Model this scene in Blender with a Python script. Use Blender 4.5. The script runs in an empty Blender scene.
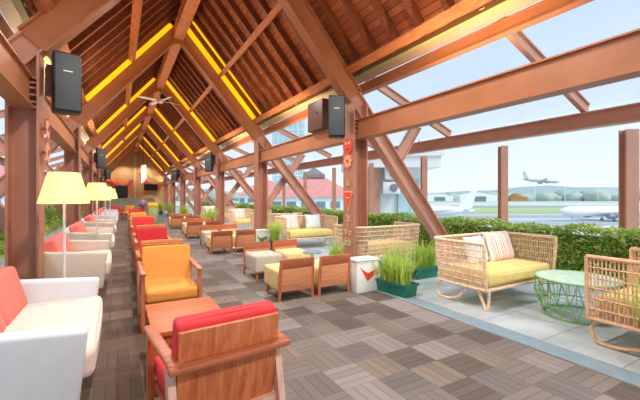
import bpy, bmesh, math, random
from mathutils import Vector, Matrix
random.seed(7)
sc = bpy.context.scene
COL = sc.collection
PI = math.pi
ORD = ['first', 'second', 'third', 'fourth', 'fifth', 'sixth', 'seventh', 'eighth', 'ninth', 'tenth']

# ------------------------------------------------------------------ materials
def lin(r, g, b):
    f = lambda v: (v / 255 / 12.92) if v / 255 <= 0.04045 else ((v / 255 + 0.055) / 1.055) ** 2.4
    return (f(r), f(g), f(b), 1)

def newmat(name):
    m = bpy.data.materials.new(name); m.use_nodes = True
    nt = m.node_tree
    return m, nt, nt.nodes['Principled BSDF']

def mat(name, rgb, rough=.55, metal=0., var=.12, scale=6., stretch=(1, 1, 1), bump=0., emit=None, es=0., coat=0., trans=0.):
    """solid colour broken up by procedural noise"""
    m, nt, b = newmat(name)
    N, L = nt.nodes, nt.links
    c = lin(*rgb)
    tc = N.new('ShaderNodeTexCoord'); mp = N.new('ShaderNodeMapping'); mp.inputs['Scale'].default_value = stretch
    nz = N.new('ShaderNodeTexNoise'); nz.inputs['Scale'].default_value = scale; nz.inputs['Detail'].default_value = 4
    L.new(tc.outputs['Object'], mp.inputs['Vector']); L.new(mp.outputs[0], nz.inputs['Vector'])
    rp = N.new('ShaderNodeValToRGB')
    rp.color_ramp.elements[0].position = .3; rp.color_ramp.elements[1].position = .7
    rp.color_ramp.elements[0].color = tuple(max(0, v * (1 - var)) for v in c[:3]) + (1,)
    rp.color_ramp.elements[1].color = tuple(min(1, v * (1 + var)) for v in c[:3]) + (1,)
    L.new(nz.outputs[0], rp.inputs[0]); L.new(rp.outputs[0], b.inputs['Base Color'])
    b.inputs['Roughness'].default_value = rough; b.inputs['Metallic'].default_value = metal
    b.inputs['Coat Weight'].default_value = coat
    if trans: b.inputs['Transmission Weight'].default_value = trans
    if bump:
        bp = N.new('ShaderNodeBump'); bp.inputs['Strength'].default_value = bump; bp.inputs['Distance'].default_value = .01
        n2 = N.new('ShaderNodeTexNoise'); n2.inputs['Scale'].default_value = scale * 25
        L.new(tc.outputs['Object'], n2.inputs['Vector']); L.new(n2.outputs[0], bp.inputs['Height']); L.new(bp.outputs[0], b.inputs['Normal'])
    if emit:
        b.inputs['Emission Color'].default_value = lin(*emit); b.inputs['Emission Strength'].default_value = es
    return m

def wood(name, a, b2, stretch=(14, 14, 1.2), rough=.42):
    m, nt, b = newmat(name); N, L = nt.nodes, nt.links
    tc = N.new('ShaderNodeTexCoord'); mp = N.new('ShaderNodeMapping'); mp.inputs['Scale'].default_value = stretch
    nz = N.new('ShaderNodeTexNoise'); nz.inputs['Scale'].default_value = 2.2; nz.inputs['Detail'].default_value = 6
    nz.inputs['Distortion'].default_value = .6
    L.new(tc.outputs['Object'], mp.inputs['Vector']); L.new(mp.outputs[0], nz.inputs['Vector'])
    rp = N.new('ShaderNodeValToRGB'); e = rp.color_ramp.elements
    e[0].position = .32; e[1].position = .68; e[0].color = lin(*a); e[1].color = lin(*b2)
    L.new(nz.outputs[0], rp.inputs[0]); L.new(rp.outputs[0], b.inputs['Base Color'])
    b.inputs['Roughness'].default_value = rough
    return m

def leafmat(name, a, b2):
    m, nt, b = newmat(name); N, L = nt.nodes, nt.links
    g = N.new('ShaderNodeNewGeometry'); rp = N.new('ShaderNodeValToRGB'); e = rp.color_ramp.elements
    e[0].color = lin(*a); e[1].color = lin(*b2)
    L.new(g.outputs['Random Per Island'], rp.inputs[0]); L.new(rp.outputs[0], b.inputs['Base Color'])
    b.inputs['Roughness'].default_value = .55; b.inputs['Subsurface Weight'].default_value = 0
    t = N.new('ShaderNodeBsdfTranslucent'); L.new(rp.outputs[0], t.inputs[0]); x = N.new('ShaderNodeMixShader'); x.inputs[0].default_value = .45
    o = [n for n in N if n.type == 'OUTPUT_MATERIAL'][0]
    L.new(b.outputs[0], x.inputs[1]); L.new(t.outputs[0], x.inputs[2]); L.new(x.outputs[0], o.inputs[0])
    return m

def math_node(N, L, op, a, b=None, c=None):
    n = N.new('ShaderNodeMath'); n.operation = op
    for i, v in enumerate((a, b, c)):
        if v is None: continue
        if isinstance(v, (int, float)): n.inputs[i].default_value = v
        else: L.new(v, n.inputs[i])
    return n.outputs[0]

def carpet_mat():
    m, nt, b = newmat('carpet_tiles'); N, L = nt.nodes, nt.links
    M = lambda op, a, b=None, c=None: math_node(N, L, op, a, b, c)
    g = N.new('ShaderNodeNewGeometry'); sp = N.new('ShaderNodeSeparateXYZ'); L.new(g.outputs['Position'], sp.inputs[0])
    T = .303
    u = M('DIVIDE', M('SUBTRACT', sp.outputs[0], 1.364), T); v = M('DIVIDE', M('SUBTRACT', sp.outputs[1], 2.062), T)
    iu = M('FLOOR', u); iv = M('FLOOR', v); fu = M('FRACT', u); fv = M('FRACT', v)
    par = M('FLOORED_MODULO', M('ADD', iu, iv), 2.0)
    cmb = N.new('ShaderNodeCombineXYZ'); L.new(iu, cmb.inputs[0]); L.new(iv, cmb.inputs[1])
    wn = N.new('ShaderNodeTexWhiteNoise'); wn.noise_dimensions = '2D'; L.new(cmb.outputs[0], wn.inputs['Vector'])
    # stripes run along x on one tile and along y on the next
    t = M('ADD', M('MULTIPLY', fu, par), M('MULTIPLY', fv, M('SUBTRACT', 1.0, par)))
    k = M('MULTIPLY', t, 4.0); fk = M('FRACT', k); ik = M('FLOOR', k)
    line = M('LESS_THAN', M('ABSOLUTE', M('SUBTRACT', fk, .5)), .44)       # 1 inside a rib, 0 in the groove
    c2 = N.new('ShaderNodeCombineXYZ'); L.new(M('ADD', M('MULTIPLY', iu, 4.0), ik), c2.inputs[0]); L.new(iv, c2.inputs[1])
    w2 = N.new('ShaderNodeTexWhiteNoise'); w2.noise_dimensions = '2D'; L.new(c2.outputs[0], w2.inputs['Vector'])
    rp = N.new('ShaderNodeValToRGB'); rp.color_ramp.interpolation = 'CONSTANT'
    pal = [(0, (102, 92, 84)), (.2, (126, 117, 109)), (.42, (114, 108, 104)), (.6, (144, 136, 132)), (.78, (98, 88, 81)), (.9, (132, 121, 109))]
    e = rp.color_ramp.elements
    while len(e) < len(pal): e.new(.5)
    for el, (p, c) in zip(e, pal): el.position = p; el.color = lin(*c)
    pv = M('ADD', M('MULTIPLY', wn.outputs[0], .72), M('MULTIPLY', par, .26))
    L.new(pv, rp.inputs[0])
    # aisle tiles are browner
    aisle = M('MULTIPLY', M('LESS_THAN', sp.outputs[0], .5), .9)
    mx = N.new('ShaderNodeMix'); mx.data_type = 'RGBA'; mx.blend_type = 'MULTIPLY'
    L.new(aisle, mx.inputs[0]); L.new(rp.outputs[0], mx.inputs[6]); mx.inputs[7].default_value = (.80, .58, .43, 1)
    nz = N.new('ShaderNodeTexNoise'); nz.inputs['Scale'].default_value = 90; L.new(g.outputs['Position'], nz.inputs['Vector'])
    sh = M('MULTIPLY', M('ADD', .66, M('MULTIPLY', line, .34)), M('ADD', .80, M('MULTIPLY', w2.outputs[0], .2)))
    sh = M('MULTIPLY', sh, M('ADD', .8, M('MULTIPLY', nz.outputs[0], .4)))
    m2 = N.new('ShaderNodeMix'); m2.data_type = 'RGBA'; m2.blend_type = 'MULTIPLY'; m2.inputs[0].default_value = 1
    cc = N.new('ShaderNodeCombineColor')
    for i in range(3): L.new(sh, cc.inputs[i])
    L.new(mx.outputs[2], m2.inputs[6]); L.new(cc.outputs[0], m2.inputs[7])
    L.new(m2.outputs[2], b.inputs['Base Color']); b.inputs['Roughness'].default_value = .8
    return m

def paving_mat():
    m, nt, b = newmat('granite_paving'); N, L = nt.nodes, nt.links
    M = lambda op, a, b=None, c=None: math_node(N, L, op, a, b, c)
    g = N.new('ShaderNodeNewGeometry'); sp = N.new('ShaderNodeSeparateXYZ'); L.new(g.outputs['Position'], sp.inputs[0])
    fu = M('FRACT', M('DIVIDE', M('SUBTRACT', sp.outputs[0], 3.43), .62)); fv = M('FRACT', M('DIVIDE', M('SUBTRACT', sp.outputs[1], 2.49), .62))
    j = M('MAXIMUM', M('GREATER_THAN', M('ABSOLUTE', M('SUBTRACT', fu, .5)), .488), M('GREATER_THAN', M('ABSOLUTE', M('SUBTRACT', fv, .5)), .488))
    nz = N.new('ShaderNodeTexNoise'); nz.inputs['Scale'].default_value = 160; nz.inputs['Detail'].default_value = 3
    n2 = N.new('ShaderNodeTexNoise'); n2.inputs['Scale'].default_value = 2.5
    L.new(g.outputs['Position'], nz.inputs['Vector']); L.new(g.outputs['Position'], n2.inputs['Vector'])
    rp = N.new('ShaderNodeValToRGB'); e = rp.color_ramp.elements; e[0].position = .3; e[1].position = .7
    e[0].color = lin(140, 152, 156); e[1].color = lin(212, 220, 223)
    L.new(M('ADD', M('MULTIPLY', nz.outputs[0], .6), M('MULTIPLY', n2.outputs[0], .4)), rp.inputs[0])
    mx = N.new('ShaderNodeMix'); mx.data_type = 'RGBA'; L.new(M('MULTIPLY', j, .6), mx.inputs[0]); L.new(rp.outputs[0], mx.inputs[6]); mx.inputs[7].default_value = lin(120, 124, 124)
    L.new(mx.outputs[2], b.inputs['Base Color']); b.inputs['Roughness'].default_value = .5
    return m

def ceiling_mat():
    m, nt, b = newmat('ceiling_planks'); N, L = nt.nodes, nt.links
    M = lambda op, a, b=None, c=None: math_node(N, L, op, a, b, c)
    g = N.new('ShaderNodeNewGeometry'); sp = N.new('ShaderNodeSeparateXYZ'); L.new(g.outputs['Position'], sp.inputs[0])
    q = M('DIVIDE', sp.outputs[2], .085); fq = M('FRACT', q); iq = M('FLOOR', q)
    seam = M('LESS_THAN', fq, .1)
    iy = M('FLOOR', M('ADD', M('DIVIDE', sp.outputs[1], 1.3), M('MULTIPLY', iq, .37)))
    c = N.new('ShaderNodeCombineXYZ'); L.new(iq, c.inputs[0]); L.new(iy, c.inputs[1])
    wn = N.new('ShaderNodeTexWhiteNoise'); wn.noise_dimensions = '2D'; L.new(c.outputs[0], wn.inputs['Vector'])
    rp = N.new('ShaderNodeValToRGB'); e = rp.color_ramp.elements
    e[0].color = lin(150, 80, 44); e[1].color = lin(190, 110, 66)
    L.new(wn.outputs[0], rp.inputs[0])
    mx = N.new('ShaderNodeMix'); mx.data_type = 'RGBA'; L.new(seam, mx.inputs[0]); L.new(rp.outputs[0], mx.inputs[6]); mx.inputs[7].default_value = lin(74, 32, 16)
    L.new(mx.outputs[2], b.inputs['Base Color']); b.inputs['Roughness'].default_value = .5
    return m

YAW = math.atan((320 - 118) / 355.)
SY, CY = math.sin(YAW), math.cos(YAW)
EYE = 1.35
def at(px, d, z):
    """world point seen at column px, depth d along the view axis"""
    r = (px - 320) / 355.
    return Vector((d * (SY + r * CY), d * (CY - r * SY), z))

def airfield_mat():
    """apron, grass strip and runway lie in bands parallel to the runway"""
    m, nt, b = newmat('airfield_ground'); N, L = nt.nodes, nt.links
    g = N.new('ShaderNodeNewGeometry'); dp = N.new('ShaderNodeVectorMath'); dp.operation = 'DOT_PRODUCT'
    L.new(g.outputs['Position'], dp.inputs[0]); dp.inputs[1].default_value = (SY, CY, 0)
    nz = N.new('ShaderNodeTexNoise'); nz.inputs['Scale'].default_value = .03; nz.inputs['Detail'].default_value = 5; L.new(g.outputs['Position'], nz.inputs['Vector'])
    d = math_node(N, L, 'ADD', dp.outputs['Value'], math_node(N, L, 'MULTIPLY', math_node(N, L, 'SUBTRACT', nz.outputs[0], .5), 26.))
    d = math_node(N, L, 'DIVIDE', d, 1000.)
    rp = N.new('ShaderNodeValToRGB'); rp.color_ramp.interpolation = 'CONSTANT'
    bands = [(0, (206, 210, 210)), (.088, (228, 231, 231)), (.110, (172, 178, 182)), (.135, (200, 205, 207)), (.15, (166, 172, 178)), (.168, (212, 216, 216)),
             (.178, (168, 186, 128)), (.22, (178, 192, 140)), (.285, (150, 166, 128)), (.31, (172, 176, 178)), (.35, (206, 212, 204)), (.5, (186, 196, 178)), (.7, (170, 186, 158))]  # pale band colours, with distance haze mixed in
    e = rp.color_ramp.elements
    while len(e) < len(bands): e.new(.5)
    for el, (p, c) in zip(e, bands): el.position = p; el.color = lin(*c)
    L.new(d, rp.inputs[0]); L.new(rp.outputs[0], b.inputs['Base Color']); b.inputs['Roughness'].default_value = .9
    return m

def glass_mat(name, tint=(.96, .98, 1, 1), gloss=.07):
    m = bpy.data.materials.new(name); m.use_nodes = True; nt = m.node_tree; nt.nodes.clear()
    o = nt.nodes.new('ShaderNodeOutputMaterial'); t = nt.nodes.new('ShaderNodeBsdfTransparent'); g = nt.nodes.new('ShaderNodeBsdfGlossy')
    t.inputs[0].default_value = tint; g.inputs['Roughness'].default_value = .06
    x = nt.nodes.new('ShaderNodeMixShader'); x.inputs[0].default_value = gloss
    nt.links.new(t.outputs[0], x.inputs[1]); nt.links.new(g.outputs[0], x.inputs[2]); nt.links.new(x.outputs[0], o.inputs[0])
    return m

STEEL = mat('oxide_red_steel', (176, 120, 98), .42, 0, .08, 3)
STEEL_D = mat('rust_brown_steel', (166, 106, 70), .45, 0, .1, 3)
STEEL_OUT = mat('terrace_steel', (198, 146, 124), .45, 0, .08, 3)
JOIST = wood('joist_timber', (104, 54, 28), (132, 72, 40), (8, 8, 8))
PURLIN = wood('purlin_timber', (170, 98, 56), (198, 124, 76), (8, 2, 8))
CEIL = ceiling_mat(); CARPET = carpet_mat(); PAVING = paving_mat()
KERB = mat('kerb_stone', (132, 152, 164), .55, 0, .08, 8, bump=.2)
TEAK = wood('chair_teak', (178, 92, 52), (214, 130, 80), (16, 16, 1.3))
TEAK_H = wood('chair_teak_level', (206, 132, 90), (230, 160, 116), (1.3, 16, 16))
TEAK_D = wood('dark_teak', (168, 94, 62), (194, 116, 80), (1.3, 16, 16))
PALEWOOD = wood('limed_wood', (214, 166, 146), (232, 192, 172), (10, 10, 3))
TABLEWOOD = wood('table_teak', (176, 88, 40), (208, 118, 62), (3, 14, 14), .45)
RED = mat('red_fabric', (230, 64, 68), .85, 0, .06, 10, bump=.25)
CORAL = mat('coral_fabric', (232, 122, 110), .85, 0, .06, 8, bump=.25)
ORANGE = mat('orange_fabric', (246, 164, 76), .85, 0, .06, 10, bump=.25)
RUST = mat('rust_fabric', (200, 124, 70), .85, 0, .06, 10, bump=.25)
CREAM = mat('cream_fabric', (238, 220, 208), .85, 0, .04, 8, bump=.2)
WHITEFAB = mat('white_upholstery', (214, 226, 230), .8, 0, .03, 8, bump=.15)
BEIGEFAB = mat('beige_upholstery', (216, 206, 192), .8, 0, .03, 8, bump=.15)
YELLOW = mat('yellow_fabric', (234, 206, 128), .85, 0, .06, 10, bump=.3)
PALEYEL = mat('pale_yellow_fabric', (238, 218, 156), .85, 0, .05, 10, bump=.25)
GREYFAB = mat('oatmeal_fabric', (212, 206, 186), .85, 0, .05, 10, bump=.25)
WICKER = mat('natural_wicker', (234, 204, 172), .6, 0, .22, 25)
WICKER_D = mat('rattan_cane', (216, 172, 136), .55, 0, .2, 20)
WHITEMET = mat('white_metal', (240, 240, 238), .4)
GREENWIRE = mat('green_wire', (136, 184, 116), .4, 0, .08, 5)
GREENTOP = mat('green_table_top', (196, 224, 198), .25, 0, .1, 12)
TROUGH = mat('green_plastic', (26, 112, 92), .45)
SOIL = mat('potting_soil', (82, 62, 46), .95, 0, .3, 30)
GRASS = leafmat('grass_blades', (140, 180, 60), (220, 234, 118))
GRASS2 = leafmat('variegated_grass', (150, 180, 80), (230, 232, 150))
LEAF = leafmat('hedge_leaves', (126, 162, 62), (232, 242, 140))
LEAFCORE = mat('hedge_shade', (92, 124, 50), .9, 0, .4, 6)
BOXWHITE = mat('white_planter_paint', (232, 234, 228), .5, 0, .03, 4)
LOGORED = mat('logo_red', (226, 70, 48), .5); LOGOYEL = mat('logo_yellow', (246, 190, 60), .5); LOGOGRN = mat('logo_green', (70, 156, 96), .5)
BLACKPL = mat('black_plastic', (34, 34, 36), .5); GRILLE = mat('speaker_grille', (74, 84, 88), .6, .2, .1, 60); SPKSIDE = mat('speaker_side_silver', (150, 158, 158), .4, .3)
BRACKET = mat('brown_bracket_box', (92, 58, 44), .5)
SHADE = mat('lamp_shade_fabric', (240, 214, 140), .9, 0, .02, 4, emit=(255, 234, 150), es=.8)
CHROME = mat('brushed_nickel', (206, 200, 194), .3, .6)
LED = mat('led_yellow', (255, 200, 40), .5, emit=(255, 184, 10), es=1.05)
BULB = mat('lit_glass', (255, 246, 220), .3, emit=(255, 240, 205), es=1.6)
TANWALL = mat('tan_wall_paint', (178, 134, 84), .8, 0, .05, 1)
GREYWALL = mat('grey_wall_paint', (178, 176, 160), .8, 0, .04, 1)
MURAL_O = mat('mural_orange', (214, 112, 60), .8); MURAL_R = mat('mural_red', (184, 62, 44), .8); MURAL_T = mat('mural_sand', (196, 158, 110), .8)
MURAL_W = mat('mural_cream', (226, 206, 170), .8)
SCREEN = mat('tv_screen', (26, 20, 20), .2)
GUTTER = mat('olive_gutter', (150, 146, 96), .5); GLASS = glass_mat('canopy_glass')
PALEBAND = mat('pale_striped_band', (160, 134, 112), .5, 0, .12, 14, (.2, 8, .2))
PLANEW = mat('aircraft_white', (246, 248, 250), .35, 0, .02, 1); PLANEG = mat('aircraft_grey', (196, 204, 214), .4, 0, .03, 1); ENG = mat('engine_grey', (140, 148, 160), .4)
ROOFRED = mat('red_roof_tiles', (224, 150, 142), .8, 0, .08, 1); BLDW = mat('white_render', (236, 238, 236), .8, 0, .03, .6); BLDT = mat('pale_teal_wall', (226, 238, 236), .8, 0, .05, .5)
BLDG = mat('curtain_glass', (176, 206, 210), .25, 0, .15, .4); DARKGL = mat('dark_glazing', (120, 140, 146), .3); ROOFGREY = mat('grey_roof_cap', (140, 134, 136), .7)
TREES = mat('hazy_trees', (176, 190, 176), .95, 0, .14, .05); HILL = mat('hazy_hills', (186, 204, 214), 1, 0, .03, .002)  # distance haze is put into these base colours
PURPLE = mat('purple_glaze', (140, 112, 140), .4); KIOSKG = mat('kiosk_green', (176, 190, 120), .6); KIOSKY = mat('kiosk_yellow', (240, 200, 70), .6)
CLIPMET = mat('dark_fan_metal', (120, 92, 78), .4, .4)

def stripe_mat():
    m, nt, b = newmat('striped_cotton'); N, L = nt.nodes, nt.links
    tc = N.new('ShaderNodeTexCoord'); sp = N.new('ShaderNodeSeparateXYZ'); L.new(tc.outputs['Object'], sp.inputs[0])
    t = math_node(N, L, 'FRACT', math_node(N, L, 'DIVIDE', math_node(N, L, 'ADD', sp.outputs[0], 1.0), .16))
    rp = N.new('ShaderNodeValToRGB'); rp.color_ramp.interpolation = 'CONSTANT'
    bands = [(0, (240, 222, 212)), (.2, (226, 132, 136)), (.32, (240, 226, 214)), (.5, (168, 150, 120)), (.56, (242, 230, 218)), (.74, (232, 178, 172)), (.86, (240, 226, 214)), (.93, (150, 130, 104))]
    e = rp.color_ramp.elements
    while len(e) < len(bands): e.new(.5)
    for el, (p, c) in zip(e, bands): el.position = p; el.color = lin(*c)
    L.new(t, rp.inputs[0]); L.new(rp.outputs[0], b.inputs['Base Color']); b.inputs['Roughness'].default_value = .85
    return m
STRIPE = stripe_mat()

# ------------------------------------------------------------------ mesh builder
class MB:
    def __init__(s): s.v = []; s.f = []
    def add(s, vs, fs, M=None):
        o = len(s.v)
        s.v += [tuple(M @ Vector(p)) if M is not None else tuple(p) for p in vs]
        s.f += [tuple(i + o for i in f) for f in fs]; return s
    def box(s, c, size, rot=None, taper=1.):
        x, y, z = (d / 2 for d in size); t = taper
        vs = [(-x * t, -y * t, -z), (x * t, -y * t, -z), (x * t, y * t, -z), (-x * t, y * t, -z), (-x, -y, z), (x, -y, z), (x, y, z), (-x, y, z)]
        fs = [(3, 2, 1, 0), (4, 5, 6, 7), (0, 1, 5, 4), (1, 2, 6, 5), (2, 3, 7, 6), (3, 0, 4, 7)]
        M = Matrix.Translation(c)
        if rot is not None: M = M @ rot
        return s.add(vs, fs, M)
    def rbox(s, c, size, r=.03, seg=3, rot=None, puff=0.):
        bm = bmesh.new(); bmesh.ops.create_cube(bm, size=1)
        for v in bm.verts: v.co = Vector((v.co.x * size[0], v.co.y * size[1], v.co.z * size[2]))
        if puff:
            bmesh.ops.subdivide_edges(bm, edges=bm.edges[:], cuts=3, use_grid_fill=True)
            hx, hy, hz = (d / 2 for d in size)
            for v in bm.verts:
                a, b_, c_ = v.co.x / hx, v.co.y / hy, v.co.z / hz
                k = 1 + puff
                v.co.x *= 1 + puff * .25 * (1 - b_ * b_) * (1 - c_ * c_); v.co.y *= 1 + puff * (1 - a * a) * (1 - c_ * c_); v.co.z *= 1 + puff * (1 - a * a) * (1 - b_ * b_)
        es = [e for e in bm.edges if len(e.link_faces) == 2 and e.calc_face_angle(0) > .6]
        bmesh.ops.bevel(bm, geom=es, offset=r, segments=seg, profile=.5, affect='EDGES', clamp_overlap=True)
        bm.verts.index_update()
        M = Matrix.Translation(c)
        if rot is not None: M = M @ rot
        s.add([v.co.copy() for v in bm.verts], [tuple(v.index for v in f.verts) for f in bm.faces], M); bm.free(); return s
    def tube(s, pts, r, n=6, closed=False, flat=1.):
        pts = [Vector(p) for p in pts]; k = len(pts); o = len(s.v)
        prev = None
        for i, p in enumerate(pts):
            a = pts[i - 1] if (i or closed) else p; b = pts[(i + 1) % k] if (i < k - 1 or closed) else p
            t = (b - a).normalized()
            if prev is None:
                up = Vector((0, 0, 1)) if abs(t.z) < .9 else Vector((1, 0, 0)); e1 = t.cross(up).normalized()
            else: e1 = (prev - t * prev.dot(t)).normalized()
            prev = e1; e2 = t.cross(e1)
            rr = r[i] if isinstance(r, (list, tuple)) else r
            s.v += [tuple(p + (e1 * math.cos(q) + e2 * math.sin(q) * flat) * rr) for q in (2 * PI * j / n for j in range(n))]
        for i in range(k if closed else k - 1):
            i2 = (i + 1) % k
            s.f += [(o + i * n + j, o + i * n + (j + 1) % n, o + i2 * n + (j + 1) % n, o + i2 * n + j) for j in range(n)]
        if not closed: s.f += [tuple(o + j for j in reversed(range(n))), tuple(o + (k - 1) * n + j for j in range(n))]
        return s
    def lathe(s, prof, n=24, M=None):
        vs = [(r * math.cos(2 * PI * j / n), r * math.sin(2 * PI * j / n), z) for r, z in prof for j in range(n)]
        fs = [(i * n + j, i * n + (j + 1) % n, (i + 1) * n + (j + 1) % n, (i + 1) * n + j) for i in range(len(prof) - 1) for j in range(n)]
        fs += [tuple(reversed(range(n))), tuple((len(prof) - 1) * n + j for j in range(n))]
        return s.add(vs, fs, M)
    def prism(s, poly, d0, d1, M=None):
        """poly in xz, extruded along y from d0 to d1"""
        n = len(poly); vs = [(x, d0, z) for x, z in poly] + [(x, d1, z) for x, z in poly]
        fs = [tuple(range(n)), tuple(reversed(range(n, 2 * n)))] + [(i, n + i, n + (i + 1) % n, (i + 1) % n) for i in range(n)]
        return s.add(vs, fs, M)
    def ibeam(s, p0, p1, h, w, up, tf=.022, tw=.02):
        p0, p1, up = Vector(p0), Vector(p1), Vector(up); t = (p1 - p0).normalized(); up = (up - t * up.dot(t)).normalized(); sd = t.cross(up)
        a, b, c, d = w / 2, tw / 2, h / 2, h / 2 - tf
        pr = [(-a, -c), (a, -c), (a, -d), (b, -d), (b, d), (a, d), (a, c), (-a, c), (-a, d), (-b, d), (-b, -d), (-a, -d)]
        n = 12; vs = [q + sd * x + up * y for q in (p0, p1) for x, y in pr]
        fs = [(i, (i + 1) % n, n + (i + 1) % n, n + i) for i in range(n)]
        for o, rev in ((0, 1), (n, 0)):
            for q in ((0, 1, 2, 11), (11, 2, 3, 10)[:0] or (10, 3, 4, 9), (8, 5, 6, 7)):
                fs.append(tuple(o + i for i in (reversed(q) if rev else q)))
        return s.add(vs, fs)
    def bar(s, p0, p1, h, w, up):
        p0, p1, up = Vector(p0), Vector(p1), Vector(up); t = (p1 - p0).normalized(); up = (up - t * up.dot(t)).normalized(); sd = t.cross(up)
        vs = [q + sd * x * w / 2 + up * y * h / 2 for q in (p0, p1) for x, y in ((-1, -1), (1, -1), (1, 1), (-1, 1))]
        return s.add(vs, [(3, 2, 1, 0), (4, 5, 6, 7), (0, 1, 5, 4), (1, 2, 6, 5), (2, 3, 7, 6), (3, 0, 4, 7)])
    def build(s, name, m, parent=None, smooth=True, ang=40):
        me = bpy.data.meshes.new(name); me.from_pydata(s.v, [], s.f); me.update()
        bm = bmesh.new(); bm.from_mesh(me); bmesh.ops.recalc_face_normals(bm, faces=bm.faces); bm.to_mesh(me); bm.free()
        if smooth: me.shade_smooth(); me.set_sharp_from_angle(angle=math.radians(ang))
        me.materials.append(m)
        o = bpy.data.objects.new(name, me); COL.objects.link(o)
        if parent is not None: o.parent = parent
        return o

def tag(o, label, cat, group=None, kind=None):
    o['label'] = label; o['category'] = cat
    if group: o['group'] = group
    if kind: o['kind'] = kind
    return o
def thing(name, label, cat, loc=(0, 0, 0), rz=0., group=None):
    o = bpy.data.objects.new(name, None); COL.objects.link(o); o.location = loc; o.rotation_euler = (0, 0, rz)
    o.empty_display_size = .2
    return tag(o, label, cat, group)
def struct(name, mb, m, smooth=True):
    o = mb.build(name, m, None, smooth); o['kind'] = 'structure'; return o
def dup(root, loc, rz, label, group=None, swap=None):
    """copy of a thing with its parts and sub-parts; swap maps a part name to another material"""
    def rec(o, par):
        c = o.copy(); COL.objects.link(c); c.parent = par
        base = o.name.split('.')[0]
        if swap and base in swap and o.type == 'MESH':
            c.data = o.data.copy(); c.data.materials[0] = swap[base]
        for ch in o.children: rec(ch, c)
        return c
    r = rec(root, None); r.location = loc; r.rotation_euler = (0, 0, rz); r['label'] = label
    if group: r['group'] = group
    return r
RX = lambda a: Matrix.Rotation(a, 4, 'X'); RY = lambda a: Matrix.Rotation(a, 4, 'Y'); RZ = lambda a: Matrix.Rotation(a, 4, 'Z')
def smoothpath(pts, n=6):
    """Catmull-Rom through the points"""
    P = [Vector(p) for p in pts]; P = [P[0] * 2 - P[1]] + P + [P[-1] * 2 - P[-2]]; out = []
    for i in range(1, len(P) - 2):
        for k in range(n):
            t = k / n; a, b, c, d = P[i - 1], P[i], P[i + 1], P[i + 2]
            out.append(.5 * ((2 * b) + (c - a) * t + (2 * a - 5 * b + 4 * c - d) * t * t + (3 * b - a - 3 * c + d) * t ** 3))
    return out + [P[-2]]

# ------------------------------------------------------------------ shell of the hall
XC, XR = 1.4, 3.73
XL = 2 * XC - XR
Y1, BAY, NT = 5.26, 4.9, 7
YE = 38.
TY = [Y1 + BAY * k for k in range(NT)]
SL = 1.18; ANG = math.atan(SL); CA, SA = math.cos(ANG), math.sin(ANG)
RIDGE = 5.8
fl = MB().box(((-1.3 + 3.2) / 2, 15.7, -.15), (4.5, 44.6, .3)); struct('floor', fl, CARPET, False)
struct('trim_1', MB().box((3.315, 15.7, -.145), (.23, 44.6, .3)), KERB, False)
struct('terrace_pavement', MB().box((5.43, 15.7, -.155), (4.0, 44.6, .3)), PAVING, False)
struct('terrace_pavement', MB().box((-3.3, 15.7, -.155), (4.0, 44.6, .3)), PAVING, False)

Y0R, Y1R = -6.5, YE
for side, sg in (('right', 1), ('left', -1)):
    u = Vector((CA * sg, 0, -SA)); n = Vector((SA * sg, 0, CA)); c0 = Vector((XC, 0, RIDGE))
    mb = MB(); Ls = 3.2
    a = c0 + n * .33 + u * -.39; b = c0 + n * .33 + u * Ls
    y0, y1 = Vector((0, Y0R, 0)), Vector((0, Y1R, 0)); th = n * .05
    mb.add([a + y0, b + y0, b + y1, a + y1, a + y0 + th, b + y0 + th, b + y1 + th, a + y1 + th], [(0, 1, 2, 3), (7, 6, 5, 4), (0, 4, 5, 1), (1, 5, 6, 2), (2, 6, 7, 3), (3, 7, 4, 0)])
    struct('ceiling_' + side, mb, CEIL, False)
    mb = MB(); y = Y0R + .2
    while y < Y1R:
        if min(abs(y - t) for t in TY) > .16 and not any(-.60 < y - t < -.1 for t in TY):
            mb.bar(c0 + n * .265 + u * -.2 + Vector((0, y, 0)), c0 + n * .265 + u * (Ls - .03) + Vector((0, y, 0)), .13, .075, n)
        y += .49
    for t_ in TY: mb.bar(c0 + n * .265 + u * -.2 + Vector((0, t_ - .29, 0)), c0 + n * .265 + u * (Ls - .03) + Vector((0, t_ - .29, 0)), .13, .06, n)
    o = struct('ceiling_joists_' + side, mb, JOIST, False)
    # purlins half way down the slope and at the eave
    for q, w, h, no in ((1.53, .1, .12, .15), (3.08, .13, .15, .2)):
        p = c0 + n * no + u * q
        struct('purlin_beam', MB().bar(p + y0, p + y1, h, w, n), PURLIN, False)
    gx, gz = XC + sg * (3.79 - XC), 3.55
    struct('trim_gutter', MB().box((gx, (Y0R + Y1R) / 2, gz), (.1, Y1R - Y0R, .07)).box((gx - sg * .045, (Y0R + Y1R) / 2, gz + .06), (.01, Y1R - Y0R, .06)), GUTTER, False)
    sx = XC + sg * (3.90 - XC)
    struct('trim_pale_band', MB().bar((sx, Y0R, 3.50), (sx, Y1R, 3.50), .02, .15, (.35 * sg, 0, 1)), PALEBAND, False)  # pale strip outside the gutter, with fine streaks across it
struct('ridge_beam', MB().ibeam((XC, Y0R, 5.66), (XC, YE - .3, 5.66), .3, .26, (0, 0, 1)).box((XC, 18, 5.66), (.2, 39, .26)), PURLIN, False)

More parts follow.
